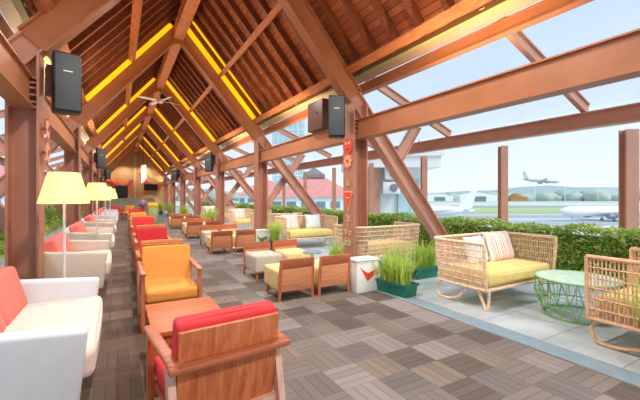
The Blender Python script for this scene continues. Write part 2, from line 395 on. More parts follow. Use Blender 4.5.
def mxs(x, sg): return XC + sg * (x - XC)
for k, y in list(enumerate(TY)) + [(-1, Y1 - BAY)]:
    for sg in (1, -1):
        foot = Vector((mxs(6.29, sg), y, .03)); top = Vector((XC + sg * .02, y, RIDGE - .02))
        knee_x = 3.66; knee = Vector((mxs(knee_x, sg), y, RIDGE - SL * (knee_x - XC)))
        nrm = (SA * sg, 0, CA)
        struct('rafter_beam', MB().ibeam(top, knee, .34, .22, nrm, .025, .10), STEEL_D, False)
        struct('rafter_leg_beam', MB().ibeam(knee, foot, .28, .2, nrm, .025, .028), STEEL_OUT, False)
        # column: flanges face the aisle and the terrace
        c = MB().ibeam((mxs(XR, sg), y, 0), (mxs(XR, sg), y, 3.0), .3, .34, (1, 0, 0), .025, .02)
        c.box((mxs(XR, sg), y, .012), (.4, .44, .024))
        for zz in (2.36, 2.69): c.box((mxs(XR, sg), y, zz), (.25, .33, .018))
        for zz in (2.42, 2.5, 2.58, 2.64):
            for q in (-.09, .09): c.box((mxs(XR, sg), y + q * 1.6, zz - .0), (.25, .02, .02))
        struct('steel_column', c, STEEL, False)
        # outward strut up to the canopy edge
        s0 = Vector((mxs(4.78, sg), y, 2.0)) if (k == 0 and sg > 0) else Vector((mxs(3.9, sg), y, 1.0))
        s1 = Vector((mxs(5.35, sg), y, 2.80)) if (k == 0 and sg > 0) else Vector((mxs(5.2, sg), y, 2.72))
        struct('strut_beam', MB().ibeam(s0 + Vector((0, .11, 0)), s1 + Vector((0, .11, 0)), .2, .12, (SA * -sg, 0, CA), .02, .02), STEEL_OUT, False)
        # longitudinal beam to the next column
        ya, yb = y + .17, y + BAY - .17
        if k == NT - 1: yb = YE - .1
        bm_ = lambda a, b: MB().ibeam((mxs(XR, sg), a, 2.525), (mxs(XR, sg), b, 2.525), .34, .2, (0, 0, 1), .018, .13)
        struct('tie_beam', bm_(ya, yb), STEEL_D, False)
        if k == -1: struct('tie_beam', bm_(-6.4, y - .17), STEEL_D, False)
    g = MB().prism([(XC - .5, 5.2 - .02), (XC, 5.42), (XC + .5, 5.18), (XC + .33, 5.58), (XC, 5.8), (XC - .33, 5.58)], y - .02, y + .02)
    struct('ridge_gusset_beam', g, STEEL_D, False)

# canopy beyond the columns: purlin, joists, edge beam, glass
def cz(x): return 3.50 - (x - 3.85) * .40
for sg in (1, -1):
    for x, h, w, m in ((4.03, .17, .12, STEEL_D), (6.14, .24, .16, STEEL_OUT)):
        for k in range(-1, NT):
            a = Y1 + BAY * k; a = max(a, -2.2); b = min(Y1 + BAY * (k + 1), YE)
            struct('canopy_beam', MB().ibeam((mxs(x, sg), a, cz(x) - (.06 if x < 5 else .10)), (mxs(x, sg), b, cz(x) - (.06 if x < 5 else .10)), h, w, (0, 0, 1), .02, .1 if x < 5 else .03), m, False)
    ys = [.2, 2.7, 5.26] + [5.26 + 2.45 * i for i in range(1, 13)]
    for y in ys:
        struct('canopy_joist_beam', MB().bar((mxs(3.75, sg), y, cz(3.75) + .08), (mxs(6.2, sg), y, cz(6.2) + .1), .13, .07, (0, 0, 1)).bar((mxs(3.75, sg), y, cz(3.75) + .155), (mxs(6.2, sg), y, cz(6.2) + .175), .02, .12, (0, 0, 1)), STEEL_OUT, False)
    a, b = mxs(3.78, sg), mxs(6.3, sg)
    o = struct('window_%d' % (1 if sg > 0 else 2), MB().add([(a, -2, cz(3.78) + .19), (b, -2, cz(6.3) + .19), (b, YE, cz(6.3) + .19), (a, YE, cz(3.78) + .19)], [(0, 1, 2, 3)]), GLASS, False)
    # free standing outer posts
    yy = [2.45, 4.55, 6.75, 8.99, 11.21, 13.57, 15.8, 18.1] if sg > 0 else [4.6 + 2.2 * i for i in range(7)]
    for y in yy:
        x = mxs(6.98, sg)
        struct('terrace_post_column', MB().ibeam((x, y, -.3), (x, y, 2.39), .15, .20 if y < 3 else .14, (SY, CY, 0), .02, .07), STEEL_OUT, False)

# end gable
mb = MB().prism([(-2.2, 0), (5.0, 0), (5.0, 2.2), (XC, 6.2), (-2.2, 2.2)], YE, YE + .2)
struct('wall_end', mb, TANWALL, False)
struct('trim_2', MB().box((XC, YE - .06, 2.6), (.22, .1, 5.2)), MURAL_T, False)
def arc(cx, cz_, r, a0, a1, w, y):
    mb = MB(); n = 18; P = []
    for i in range(n + 1):
        a = math.radians(a0 + (a1 - a0) * i / n); P.append((math.cos(a), math.sin(a)))
    vs = [(cx + c * (r - w / 2), y, cz_ + s_ * (r - w / 2)) for c, s_ in P] + [(cx + c * (r + w / 2), y, cz_ + s_ * (r + w / 2)) for c, s_ in P]
    return mb.add(vs, [(i, i + 1, n + 2 + i, n + 1 + i) for i in range(n)])
mu = thing('wall_mural', 'orange, red and cream swirling bands painted on the tan end wall', 'mural', (0, 0, 0))
for i, (cx, c_, r, a0, a1, w, m) in enumerate([(-.6, .6, 2.2, 20, 110, .5, MURAL_O), (-.6, .6, 1.6, 10, 120, .35, MURAL_T), (3.2, 3.6, 1.3, 180, 330, .35, MURAL_R), (3.3, 1.0, 1.2, 20, 170, .4, MURAL_O), (3.3, 3.9, .8, 160, 350, .3, MURAL_T), (.2, 3.0, .9, 190, 350, .35, MURAL_R), (2.6, .4, .9, 10, 175, .35, MURAL_T)]):
    arc(cx, c_, r, a0, a1, w, YE - .012 - .004 * i).build('swirl', m, mu, False)
struct('partition_wall', MB().box((.3, 27, .57), (3.0, .14, 1.14)).box((.3, 27, 1.16), (3.08, .2, .05)), GREYWALL, False)

# ------------------------------------------------------------------ light strips on the rafters
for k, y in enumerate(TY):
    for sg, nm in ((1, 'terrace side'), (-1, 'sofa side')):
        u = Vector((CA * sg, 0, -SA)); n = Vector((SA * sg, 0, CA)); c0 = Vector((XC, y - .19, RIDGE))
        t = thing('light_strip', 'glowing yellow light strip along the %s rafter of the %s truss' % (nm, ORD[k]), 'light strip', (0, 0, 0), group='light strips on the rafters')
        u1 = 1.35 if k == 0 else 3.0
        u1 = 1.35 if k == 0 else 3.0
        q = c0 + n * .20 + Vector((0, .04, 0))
        MB().bar(q + u * .1, q + u * u1, .17, .07, n).build('diffuser_glow', LED, t, False)
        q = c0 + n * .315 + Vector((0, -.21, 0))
        MB().bar(q + u * .1, q + u * u1, .02, .09, n).build('diffuser_glow', LED, t, False)  # added glowing bar for the strip's light on the planks beyond the joist

# ------------------------------------------------------------------ white sofas along the left posts (front is local -Y)
def make_sofa():
    W, D = 1.55, .82
    t = thing('sofa', '', 'sofa', (0, 0, 0), group='white sofas along the posts')
    for s in (-1, 1):
        m = MB(); x = s * (W / 2 - .065)
        m.rbox((0, 0, 0), (1, 1, 1), .001, 1) if 0 else None
        prof = [(-D / 2 + .05, .13), (D / 2 - .02, .13), (D / 2, .66), (-D / 2, .60)]
        bm = bmesh.new(); vs = [bm.verts.new((x + q * .06, yy, zz)) for q in (-1, 1) for yy, zz in prof]
        for f in ((0, 1, 2, 3), (7, 6, 5, 4), (0, 4, 5, 1), (1, 5, 6, 2), (2, 6, 7, 3), (3, 7, 4, 0)): bm.faces.new([vs[i] for i in f])
        bmesh.ops.bevel(bm, geom=bm.edges[:], offset=.025, segments=3, profile=.5, affect='EDGES'); bm.verts.index_update()
        m.add([v.co.copy() for v in bm.verts], [tuple(v.index for v in f.verts) for f in bm.faces]); bm.free()
        m.build('armrest', WHITEFAB, t)
    MB().rbox((0, .02, .21), (W - .24, D - .1, .16), .02).build('seat_base', WHITEFAB, t)
    MB().rbox((0, -.035, .365), (W - .25, D - .02, .19), .05, 4, None, .03).build('seat_cushion', CREAM, t)
    MB().rbox((0, D / 2 - .06, .42), (W - .2, .13, .56), .03, 3, RX(-.08)).build('backrest', WHITEFAB, t)
    for i in (-1, 1):
        w = (W - .28) / 2
        MB().rbox((i * w / 2, D / 2 - .20, .60), (w - .01, .17, .36), .06, 4, RX(-.26), .12).build('back_cushion', CORAL, t)
    for sx in (-1, 1):
        for sy in (-1, 1): MB().box((sx * (W / 2 - .1), sy * (D / 2 - .1), .07), (.055, .055, .14), None, .7).build('leg', TEAK, t)
    return t
sofa0 = make_sofa()
for k in range(7):
    loc = (-.555 + .025 * k, [3.13, 6.24, 9.0, 12.2, 16.2, 18.5, 21.7][k], 0)
    lab = 'white two-seat sofa with coral back cushions, %s of the row from the camera' % ORD[k]
    if k == 0: sofa0.location = loc; sofa0.rotation_euler = (0, 0, PI / 2); sofa0['label'] = lab
    else: dup(sofa0, loc, PI / 2, lab, swap={'armrest': BEIGEFAB} if k in (1, 2, 3) else None)

# floor lamps between the sofas
def make_lamp():
    t = thing('floor_lamp', '', 'floor lamp', group='floor lamps between the sofas')
    MB().lathe([(.0, 0), (.14, 0), (.14, .015), (.03, .03), (0, .03)], 24).build('base', CHROME, t)
    MB().lathe([(.013, .02), (.013, 1.36)], 12).build('pole', WHITEMET, t)
    sh = MB().lathe([(.235, 1.27), (.145, 1.60), (.141, 1.60), (.230, 1.272)], 32)
    sh.f = [f for f in sh.f if len(f) == 4]
    sh = sh.build('lamp_shade', SHADE, t)
    MB().tube([(-.148, 0, 1.58), (0, 0, 1.58), (.148, 0, 1.58)], .004).tube([(0, -.148, 1.58), (0, 0, 1.58), (0, .148, 1.58)], .004).tube([(0, 0, 1.36), (0, 0, 1.58)], .006).build('spider', CHROME, sh)
    MB().lathe([(.0, 1.36), (.03, 1.38), (.042, 1.43), (.03, 1.48), (0, 1.5)], 14).build('bulb', BULB, t)
    return t
lamp0 = make_lamp()
for k, (x, y) in enumerate([(-.5, 4.66), (-.35, 8.0), (-.3, 11.2), (-.24, 14.2)]):
    lab = 'white floor lamp with glowing cream drum shade behind the %s sofa' % ORD[k]
    if k == 0: lamp0.location = (x, y, 0); lamp0['label'] = lab
    else: dup(lamp0, (x, y, 0), 0, lab)

# ------------------------------------------------------------------ timber armchairs down the middle (front is local -Y)
def make_armchair(fab):
    t = thing('armchair', '', 'armchair', group='timber armchairs down the middle of the hall')
    hw = .30
    MB().rbox((0, -.055, .355), (.49, .53, .12), .035, 4, RX(.05), .04).build('seat_cushion', fab, t)
    MB().rbox((0, .225, .565), (.51, .10, .43), .04, 4, RX(-.17), .03).build('back_cushion', fab, t)
    MB().rbox((0, .288, .505), (.50, .022, .48), .006, 2, RX(-.17)).build('back_panel', TEAK, t)
    MB().box((0, -.02, .275), (.50, .46, .035), RX(.05)).build('seat_frame', TEAK, t)
    for s in (-1, 1):
        x = s * (hw - .03)
        MB().rbox((x, .01, .585), (.058, .66, .028), .01, 2, RX(.03)).build('armrest', TEAK_D, t)
        MB().bar((x, -.28, 0), (x, -.26, .57), .06, .035, (0, 1, 0)).build('leg', TEAK, t)
        MB().bar((x, .36, 0), (x, .24, .57), .06, .035, (0, 1, 0)).build('leg', PALEWOOD, t)
    MB().rbox((0, .345, .585), (2 * hw, .055, .032), .01, 2).build('back_rail', TEAK_D, t)
    MB().box((0, .275, .265), (2 * hw - .06, .035, .06)).build('stretcher', PALEWOOD, t)
    return t
chA = make_armchair(RED)
rows = [(.455, 2.03, PI + .09, RED, 'red', 'wood back to the camera, at the near end of the wooden table'),
        (.485, 4.19, 0, ORANGE, 'orange', 'orange seat facing the camera across the wooden table'),
        (.50, 5.28, PI, RUST, 'rust brown', 'wood back showing just behind the facing orange armchair'),
        (.53, 6.85, 0, RED, 'red', 'first red one facing the camera'),
        (.55, 7.95, PI, RUST, 'rust brown', 'wood back just behind the first red facing one'),
        (.57, 10.1, 0, RED, 'red', 'second red one facing the camera'),
        (.59, 11.2, PI, RED, 'red', 'wood back just behind the second red facing one'),
        (.61, 13.4, 0, ORANGE, 'orange', 'second orange one facing the camera'),
        (.62, 14.5, PI, RED, 'red', 'wood back just behind the second orange facing one'),
        (.64, 16.5, 0, RED, 'red', 'third red one facing the camera')]
for i, (x, y, rz, m, cn, d) in enumerate(rows):
    lab = '%s timber armchair, %s' % (cn, d)
    if i == 0: chA.location = (x, y, 0); chA.rotation_euler = (0, 0, rz); chA['label'] = lab
    else: dup(chA, (x, y, 0), rz, lab, swap={'seat_cushion': m, 'back_cushion': m} if m is not RED else None)
for i, (x, y, m, cn) in enumerate([(-.1, 23.5, RED, 'red'), (.55, 23.9, ORANGE, 'orange')]):
    dup(chA, (x, y, 0), .3 - .6 * i, '%s timber armchair in front of the grey half wall' % cn, swap={'seat_cushion': m, 'back_cushion': m})

def make_table():
    t = thing('coffee_table', '', 'coffee table', group='wooden tables between the armchairs')
    MB().rbox((0, 0, .405), (.54, .74, .035), .006, 2).build('tabletop', TABLEWOOD, t)
    m = MB()
    for s in (-1, 1): m.box((s * .245, 0, .35), (.02, .66, .08)); m.box((0, s * .325, .35), (.47, .02, .08))
    m.build('apron', TABLEWOOD, t)
    MB().box((0, 0, .14), (.46, .62, .02)).build('shelf', TABLEWOOD, t)
    for sx in (-1, 1):
        for sy in (-1, 1): MB().box((sx * .24, sy * .335, .195), (.045, .045, .39), None, .8).build('leg', TABLEWOOD, t)
    return t
tb0 = make_table()
for i, (x, y) in enumerate([(.47, 3.0), (.52, 6.07), (.56, 9.05), (.6, 12.3)]):
    lab = ['low wooden coffee table between the nearest red and orange armchairs', 'low wooden coffee table before the first red facing armchair',
           'low wooden coffee table before the second red facing armchair', 'low wooden coffee table before the second orange facing armchair'][i]
    if i == 0: tb0.location = (x, y, 0); tb0['label'] = lab
    else: dup(tb0, (x, y, 0), 0, lab)

# ------------------------------------------------------------------ low lounge chairs beside the columns (front is local -Y)
def make_lounge(fab):
    t = thing('lounge_chair', '', 'lounge chair', group='low timber lounge chairs beside the columns')
    W = .50
    MB().rbox((0, -.04, .255), (W - .03, .56, .27), .035, 4, None, .02).build('seat_pad', fab, t)
    MB().rbox((0, .262, .27), (W - .05, .022, .30), .005, 2, RX(-.1)).build('back_panel', TEAK_H, t)
    MB().rbox((0, .284, .48), (W - .05, .026, .125), .006, 2, RX(-.1)).build('back_rail', TEAK_D, t)
    for s in (-1, 1):
        MB().tube([(s * (W / 2 - .012), .26, 0), (s * (W / 2 - .02), .25, .2), (s * (W / 2 - .02), .295, .54)], [.018, .026, .018], 8).build('leg', TEAK, t)
        MB().tube([(s * (W / 2 - .05), -.27, 0), (s * (W / 2 - .07), -.25, .16)], [.018, .028], 8).build('leg', TEAK, t)
    return t
lc0 = make_lounge(PALEYEL)
spots = []
for gi, (y, xo, n_) in enumerate([(4.16, 0, 'nearest'), (8.3, .08, 'second'), (11.75, .1, 'third'), (15.6, .1, 'fourth')]):
    for j, (x, dy, rz, m, cn) in enumerate([(2.02, .27, PI, PALEYEL, 'pale yellow'), (2.58, .24, PI, PALEYEL, 'cream yellow'), (2.13, 1.55, 0, GREYFAB, 'oatmeal'), (2.68, 1.57, 0, PALEYEL, 'pale yellow')]):
        spots.append((x + xo, y + dy, rz, m, '%s low lounge chair, %s side, %s the camera, %s cluster' % (cn, 'aisle' if j % 2 == 0 else 'terrace', 'back to' if j < 2 else 'facing', n_)))
for i, (x, y, rz, m, lab) in enumerate(spots):
    pass
    # local -Y is the front
    if i == 0: lc0.location = (x, y, 0); lc0.rotation_euler = (0, 0, rz); lc0['label'] = lab
    else: dup(lc0, (x, y, 0), rz, lab, swap={'seat_pad': m} if m is not PALEYEL else None)
def make_round():
    t = thing('side_table', '', 'side table', group='small round tables among the lounge chairs')
    MB().lathe([(0, .445), (.15, .445), (.155, .455), (.15, .465), (0, .465)], 28).build('tabletop', KERB, t)
    MB().lathe([(.022, .02), (.022, .445)], 12).build('pole', WHITEMET, t)
    MB().lathe([(0, 0), (.16, 0), (.16, .012), (.03, .025), (0, .025)], 24).build('base', WHITEMET, t)
    return t
rt0 = make_round()
for i, (x, y) in enumerate([(2.69, 4.98), (2.74, 9.1), (2.74, 12.6)]):
    lab = 'small round grey table on white pedestal in the %s lounge chair cluster' % ['nearest', 'second', 'third'][i]
    if i == 0: rt0.location = (x, y, 0); rt0['label'] = lab
    else: dup(rt0, (x, y, 0), 0, lab)

# ------------------------------------------------------------------ planters, grass
def grass_mb(w, d, h, n, seed, z0=0., lean=.75, bw=.008):
    rnd = random.Random(seed); m = MB()
    for i in range(n):
        x, y = rnd.uniform(-w / 2, w / 2), rnd.uniform(-d / 2, d / 2); a = rnd.uniform(0, 2 * PI); hh = h * rnd.uniform(.55, 1.08); l = lean * hh * rnd.uniform(.1, 1)
        dx, dy = math.cos(a), math.sin(a); px, py = -dy * bw, dx * bw
        P = [(x + dx * l * t * t, y + dy * l * t * t, z0 + hh * (t - .25 * l / hh * t * t * t)) for t in (0, .4, .75, 1)]
        vs = []
        for (a1, b1, c1), k in zip(P, (1, .95, .6, .08)): vs += [(a1 - px * k, b1 - py * k, c1), (a1 + px * k, b1 + py * k, c1)]
        m.add(vs, [(0, 1, 3, 2), (2, 3, 5, 4), (4, 5, 7, 6)])
    return m
def raw_build(m, name, material, parent):
    me = bpy.data.meshes.new(name); me.from_pydata(m.v, [], m.f); me.update(); me.shade_smooth(); me.materials.append(material)
    o = bpy.data.objects.new(name, me); COL.objects.link(o)
    if parent is not None: o.parent = parent
    return o
def trough(label, loc, rz, w, d, h, gh, n, seed, gm=GRASS):
    t = thing('grass_planter', label, 'planter', loc, rz, 'green trough planters')
    m = MB(); b = .9
    m.add([(-w / 2 * b, -d / 2 * b, 0), (w / 2 * b, -d / 2 * b, 0), (w / 2 * b, d / 2 * b, 0), (-w / 2 * b, d / 2 * b, 0), (-w / 2, -d / 2, h), (w / 2, -d / 2, h), (w / 2, d / 2, h), (-w / 2, d / 2, h)],
          [(3, 2, 1, 0), (0, 1, 5, 4), (1, 2, 6, 5), (2, 3, 7, 6), (3, 0, 4, 7)])
    for s in (-1, 1): m.box((0, s * d / 2, h - .01), (w + .03, .025, .03)); m.box((s * w / 2, 0, h - .01), (.025, d + .03, .03))
    tr = m.build('trough', TROUGH, t, False)
    MB().box((0, 0, h - .04), (w - .03, d - .03, .02)).build('soil', SOIL, tr, False)
    o = raw_build(grass_mb(w * .85, d * .8, gh, n, seed, h - .04), 'grass', gm, t); o['kind'] = 'stuff'
    return t
trough('green trough of tall grass beside the white logo box', (3.36, 3.76, 0), 0.12, .25, .54, .17, .46, 320, 1, GRASS)
trough('green trough of tall grass behind the nearest wicker loveseat', (4.42, 4.30, 0), 0, .5, .22, .17, .5, 260, 2)
trough('green trough of wispy grass between the column and the nearest loveseat', (3.87, 4.32, 0), 0, .44, .22, .17, .5, 240, 3, GRASS2)
def pot(label, loc, gh, n, seed, gm=GRASS, r=.13):
    t = thing('potted_grass', label, 'potted plant', loc, 0, 'pots of grass by the columns')
    MB().lathe([(r * .75, 0), (r, .22), (r * 1.06, .22), (r * 1.06, .25), (r * .9, .25), (r * .85, .2)], 20).build('pot', TROUGH, t)
    MB().lathe([(0, .19), (r * .85, .2), (0, .21)], 16).build('soil', SOIL, t)
    o = raw_build(grass_mb(r * 1.3, r * 1.3, gh, n, seed, .2), 'grass', gm, t); o['kind'] = 'stuff'
    return t
pot('pot of arching grass beside the slatted wicker armchair', (3.46, 1.02, 0), .66, 130, 5, GRASS, .1)
pot('pot of grass at the foot of the column behind the white logo box', (3.12, 4.95, 0), .5, 110, 6)
k = 7
for i, (x, y, n_) in enumerate([(3.40, 8.25, 'second'), (3.1, 13.9, 'third'), (2.9, 18.9, 'fourth'), (2.75, 23.5, 'fifth'), (2.7, 28, 'sixth')]):
    pot('tall tuft of grass in a pot at the foot of the %s column' % n_, (x, y, 0), .62 if i == 0 else .85, 190, 10 + i, GRASS, .15)
for i, (x, y, n_) in enumerate([(3.08, 15.05, 'third'), (3.0, 20.1, 'fourth')]):
    trough('green trough of grass just past the %s column' % n_, (x, y, 0), PI / 2, .6, .22, .2, .55, 200, 30 + i)

def logo_box(label, loc, w, d, h, cols):
    t = thing('planter_box', label, 'box', loc, 0, 'white boxes with logos')
    m = MB(); m.rbox((0, 0, h / 2), (w, d, h), .006, 2); bb = m.build('box_body', BOXWHITE, t)
    MB().rbox((0, 0, h + .008), (w + .03, d + .03, .022), .005, 2).build('lid', BOXWHITE, t)
    y = -d / 2 - .003
    q = lambda P: [((a - .5) * w, b * h) for a, b in P]
    MB().prism(q([(.12, .84), (.30, .70), (.50, .60), (.80, .68), (.74, .50), (.48, .34)]), y, y + .002).build('logo_wing', cols[0], bb, False)
    MB().prism(q([(.81, .68), (.92, .72), (.94, .56), (.84, .50), (.76, .51)]), y, y + .002).build('logo_tip', cols[1], bb, False)
    return t
logo_box('white box with red and yellow wing logo at the nearest column', (3.06, 4.14, 0), .38, .26, .44, (LOGORED, LOGOYEL))
logo_box('white box with green and red wing logo at the second column', (3.14, 8.65, 0), .36, .26, .47, (LOGOGRN, LOGORED))

# ------------------------------------------------------------------ wicker seats on the terrace (front is local -Y)
def make_wicker(W, D, H, rod_sp, nstr, rr, label, group, mw=WICKER, cush=YELLOW, zb=.25, flare=.92, loop=1):
    t = thing('wicker_loveseat' if W > 1.2 else 'wicker_armchair', label, 'loveseat' if W > 1.2 else 'armchair', group=group)
    rc = .13; hw, hd = W / 2, D / 2
    path = [(-hw, -hd), (-hw, hd - rc)] + [(-hw + rc - rc * math.cos(a), hd - rc + rc * math.sin(a)) for a in (PI / 8, PI / 4, 3 * PI / 8, PI / 2)] + \
           [(hw - rc + rc * math.sin(a), hd - rc + rc * math.cos(a)) for a in (0, PI / 8, PI / 4, 3 * PI / 8, PI / 2)] + [(hw, -hd)]
    L_ = [0]
    for a, b in zip(path, path[1:]): L_.append(L_[-1] + math.dist(a, b))
    def P(s, f):
        """point at arc length s, height fraction f; the wall flares outwards"""
        for i in range(len(path) - 1):
            if s <= L_[i + 1] + 1e-9: break
        q = (s - L_[i]) / max(1e-9, L_[i + 1] - L_[i]); x = path[i][0] + (path[i + 1][0] - path[i][0]) * q; y = path[i][1] + (path[i + 1][1] - path[i][1]) * q
        k = flare + (1 - flare) * math.sin(f * PI / 2)
        return Vector((x * k, y * (k if y > 0 else .5 + k / 2), zb + (H - zb) * f))
    tot = L_[-1]; ns = 44
    fr = MB()
    for f, r in ((1, .020), (0, .018)):
        fr.tube([P(tot * i / ns, f) for i in range(ns + 1)], r, 8)
    for s in (0, tot): fr.tube([P(s, f / 6) for f in range(7)], .018, 8)
    a, b = P(0, 0), P(tot, 0); fr.tube([a, b], .02, 8)
    for q in (.33, .66): fr.tube([a.lerp(b, q), (a.lerp(b, q).x, hd * .88, zb)], .012, 6)
    frm = fr.build('frame', mw, t)
    wv = MB(); n = int(tot / rod_sp); rnd = random.Random(3)
    for i in range(1, n):
        j = rnd.uniform(-.25, .25) * rod_sp
        wv.tube([P(min(max(tot * i / n + j * (1 - f), 0.01), tot), f) for f in (0, .5, 1)], rr, 4)
    for q in range(1, nstr + 1):
        f = q / (nstr + 1); wv.tube([P(tot * i / ns, f) for i in range(ns + 1)], rr * 1.1, 4)
    o = wv.build('woven_wall', mw, t)
    ds = MB(); nb = int(W / .05)
    for i in range(nb): x = -hw * .86 + 2 * hw * .86 * i / (nb - 1); ds.tube([(x, -hd * .9, zb + .01), (x, hd * .86, zb + .01)], .006, 4)
    ds.build('seat_deck', mw, frm)
    MB().rbox((0, -.05, zb + .115), (W * .86, D * .84, .17), .06, 4, None, .08).build('seat_cushion', cush, t)
    for s in (-1, 1):
        x = s * hw * .84
        back = smoothpath([(a_, b_ * loop, c_) for a_, b_, c_ in [(x, hd * .82, zb), (x, hd * .98, .14), (x, hd * .9, .035), (x, hd * .62, .016), (x, hd * .2, .06), (x, -hd * .05, .15), (x, -hd * .2, zb)]], 5)
        MB().tube(back, .017, 8).build('leg', mw, t)
        front = smoothpath([(a_, b_ * loop, c_) for a_, b_, c_ in [(x, -hd * .55, zb), (x, -hd * .78, .06), (x, -hd * .86, .014), (x, -hd * .92, .06), (x, -hd * .95, zb)]], 4)
        MB().tube(front, .017, 8).build('leg', mw, t)
    return t
g_w = 'wicker seats on the terrace'
w1 = make_wicker(1.52, .80, .79, .0235, 6, .0056, 'woven wicker loveseat with yellow cushion and striped pillow facing the green wire table', g_w)
w1.location = (4.40, 3.0, 0)
w2 = make_wicker(.94, .90, .80, .030, 5, .0075, 'slatted rattan armchair with its side to the carpet beside the green table', g_w, WICKER_D, YELLOW, .24, .975, -1)
w2.location = (4.19, 1.165, 0); w2.rotation_euler = (0, 0, PI)
dup(w1, (4.42, 5.45, 0), PI, 'woven wicker loveseat with its back to the grass troughs', g_w)
dup(w1, (4.42, 8.55, 0), 0, 'woven wicker loveseat with cushions facing the camera between first and second columns', g_w)
dup(w1, (4.45, 10.6, 0), PI, 'woven wicker loveseat with its back turned, beyond the second column', g_w)
dup(w1, (4.45, 13.4, 0), 0, 'woven wicker loveseat facing the camera between second and third columns', g_w)
dup(w1, (4.45, 15.7, 0), PI, 'woven wicker loveseat with its back turned, beyond the third column', g_w)
dup(w1, (4.45, 18.4, 0), 0, 'woven wicker loveseat facing the camera before the fourth column', g_w)
def pillow(label, loc, rz, m, w=.44, h=.4, tilt=-.3, group='pillows on the wicker loveseats'):
    mb = MB(); n = 14; vs = []
    for sd in (-1, 1):
        for i in range(n + 1):
            for j in range(n + 1):
                a, b_ = 2 * i / n - 1, 2 * j / n - 1
                th = .075 * ((1 - a ** 4) * (1 - b_ ** 4)) ** .5; pin = 1 - .05 * (1 - (a * b_) ** 2)
                vs.append((a * w / 2 * pin, sd * (th + .004), b_ * h / 2 * pin))
    K = (n + 1) ** 2; ix = lambda q, i, j: q * K + i * (n + 1) + j; fs = []
    for q in (0, 1):
        for i in range(n):
            for j in range(n): fs.append((ix(q, i, j), ix(q, i + 1, j), ix(q, i + 1, j + 1), ix(q, i, j + 1)))
    for i in range(n):
        fs += [(ix(0, i, 0), ix(0, i + 1, 0), ix(1, i + 1, 0), ix(1, i, 0)), (ix(0, i, n), ix(0, i + 1, n), ix(1, i + 1, n), ix(1, i, n)), (ix(0, 0, i), ix(0, 0, i + 1), ix(1, 0, i + 1), ix(1, 0, i)), (ix(0, n, i), ix(0, n, i + 1), ix(1, n, i + 1), ix(1, n, i))]
    o = mb.add(vs, fs).build('throw_pillow', m)
    o.location = loc; o.rotation_euler = (tilt, 0, rz); return tag(o, label, 'pillow', group)
pillow('striped pink and cream pillow on the nearest wicker loveseat', (4.70, 3.13, .64), .05, STRIPE, .58, .42)
pillow('plain white pillow beside the striped one on the nearest wicker loveseat', (4.20, 3.13, .62), .12, WHITEFAB, .42, .38)
pillow('striped pillow on the camera-facing loveseat past the nearest column', (4.05, 8.75, .64), .1, STRIPE, .5, .44)
pillow('white pillow at the far arm of the camera-facing loveseat past the nearest column', (4.75, 8.75, .63), -.1, WHITEFAB, .45, .42)
pillow('striped pillow on the loveseat between second and third columns', (4.1, 13.6, .64), .1, STRIPE, .5, .42)
pillow('white pillow on the loveseat before the fourth column', (4.1, 18.6, .64), .1, WHITEFAB, .5, .42)

# green wire table
wt = thing('wire_table', 'round green wire table with lattice sides between wicker seats', 'table', (4.53, 2.06, 0))
RT, RB, HT = .41, .33, .42
cir = lambda r, z, n=40, o=0.: [(r * math.cos(2 * PI * i / n + o), r * math.sin(2 * PI * i / n + o), z) for i in range(n)]
MB().lathe([(0, HT - .012), (RT - .005, HT - .012), (RT - .005, HT + .004), (0, HT + .004)], 40).build('tabletop', GREENTOP, wt)
MB().tube(cir(RT, HT), .011, 8, True).tube(cir(RB, .012), .011, 8, True).tube(cir(RT * .98, HT * .62), .006, 6, True).tube(cir(.375, HT * .3), .006, 6, True).build('ring', GREENWIRE, wt)
m = MB(); n = 15
for i in range(n):
    a = 2 * PI * i / n; pt = lambda r, z, q: (r * math.cos(a + q), r * math.sin(a + q), z); h_ = PI / n
    m.tube([pt(RT, HT, 0), pt(.40, HT * .6, 0), pt(RB, .012, h_)], .006, 6); m.tube([pt(RT, HT, 0), pt(.40, HT * .6, 0), pt(RB, .012, -h_)], .006, 6)
    m.tube([pt(RT, HT, h_), pt(.425, HT * .6, h_), pt(.38, HT * .3, h_)], .005, 6)
m.build('wire_lattice', GREENWIRE, wt)

# ------------------------------------------------------------------ hedges
def hedge(name_label, xa, xb, y0, y1, H, dens, seed):
    t = thing('hedge', name_label, 'hedge')
    rnd = random.Random(seed); m = MB()
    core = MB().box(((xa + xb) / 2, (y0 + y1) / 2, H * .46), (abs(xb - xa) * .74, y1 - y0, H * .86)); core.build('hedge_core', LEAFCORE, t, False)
    y = y0
    while y < y1:
        d = max(1.5, math.hypot(xa, y)); sz = .015 + .0030 * d
        n = max(16, int(dens * .1 / (sz / .03) ** 1.7))
        for i in range(n):
            f = rnd.random(); bumpy = .05 * math.sin(y * 5.1) * math.sin(y * 2.3 + 1)
            if f < .5: x, z = xa + rnd.uniform(-.05, .06), rnd.uniform(.03, H + bumpy)
            elif f < .88: x, z = rnd.uniform(xa, xb), H + bumpy + rnd.uniform(-.07, .07)
            else: x, z = xb + rnd.uniform(-.06, .05), rnd.uniform(.1, H)
            c = Vector((x, y + rnd.uniform(0, .1), z)); R = Matrix.Rotation(rnd.uniform(0, 6.28), 3, 'Z') @ Matrix.Rotation(rnd.uniform(-1.2, 1.2), 3, 'X') @ Matrix.Rotation(rnd.uniform(0, 6.28), 3, 'Z')
            s_ = sz * rnd.uniform(.7, 1.4)
            m.add([c + R @ Vector(p) * s_ for p in ((-1, 0, 0), (0, -.45, .12), (1.1, 0, 0), (0, .45, .12))], [(0, 1, 2, 3)])
        y += .1
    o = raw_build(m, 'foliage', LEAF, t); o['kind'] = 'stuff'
hedge('clipped green hedge along the terrace edge under the outer posts', 6.42, 6.80, -1.2, 34, .79, 2600, 3)
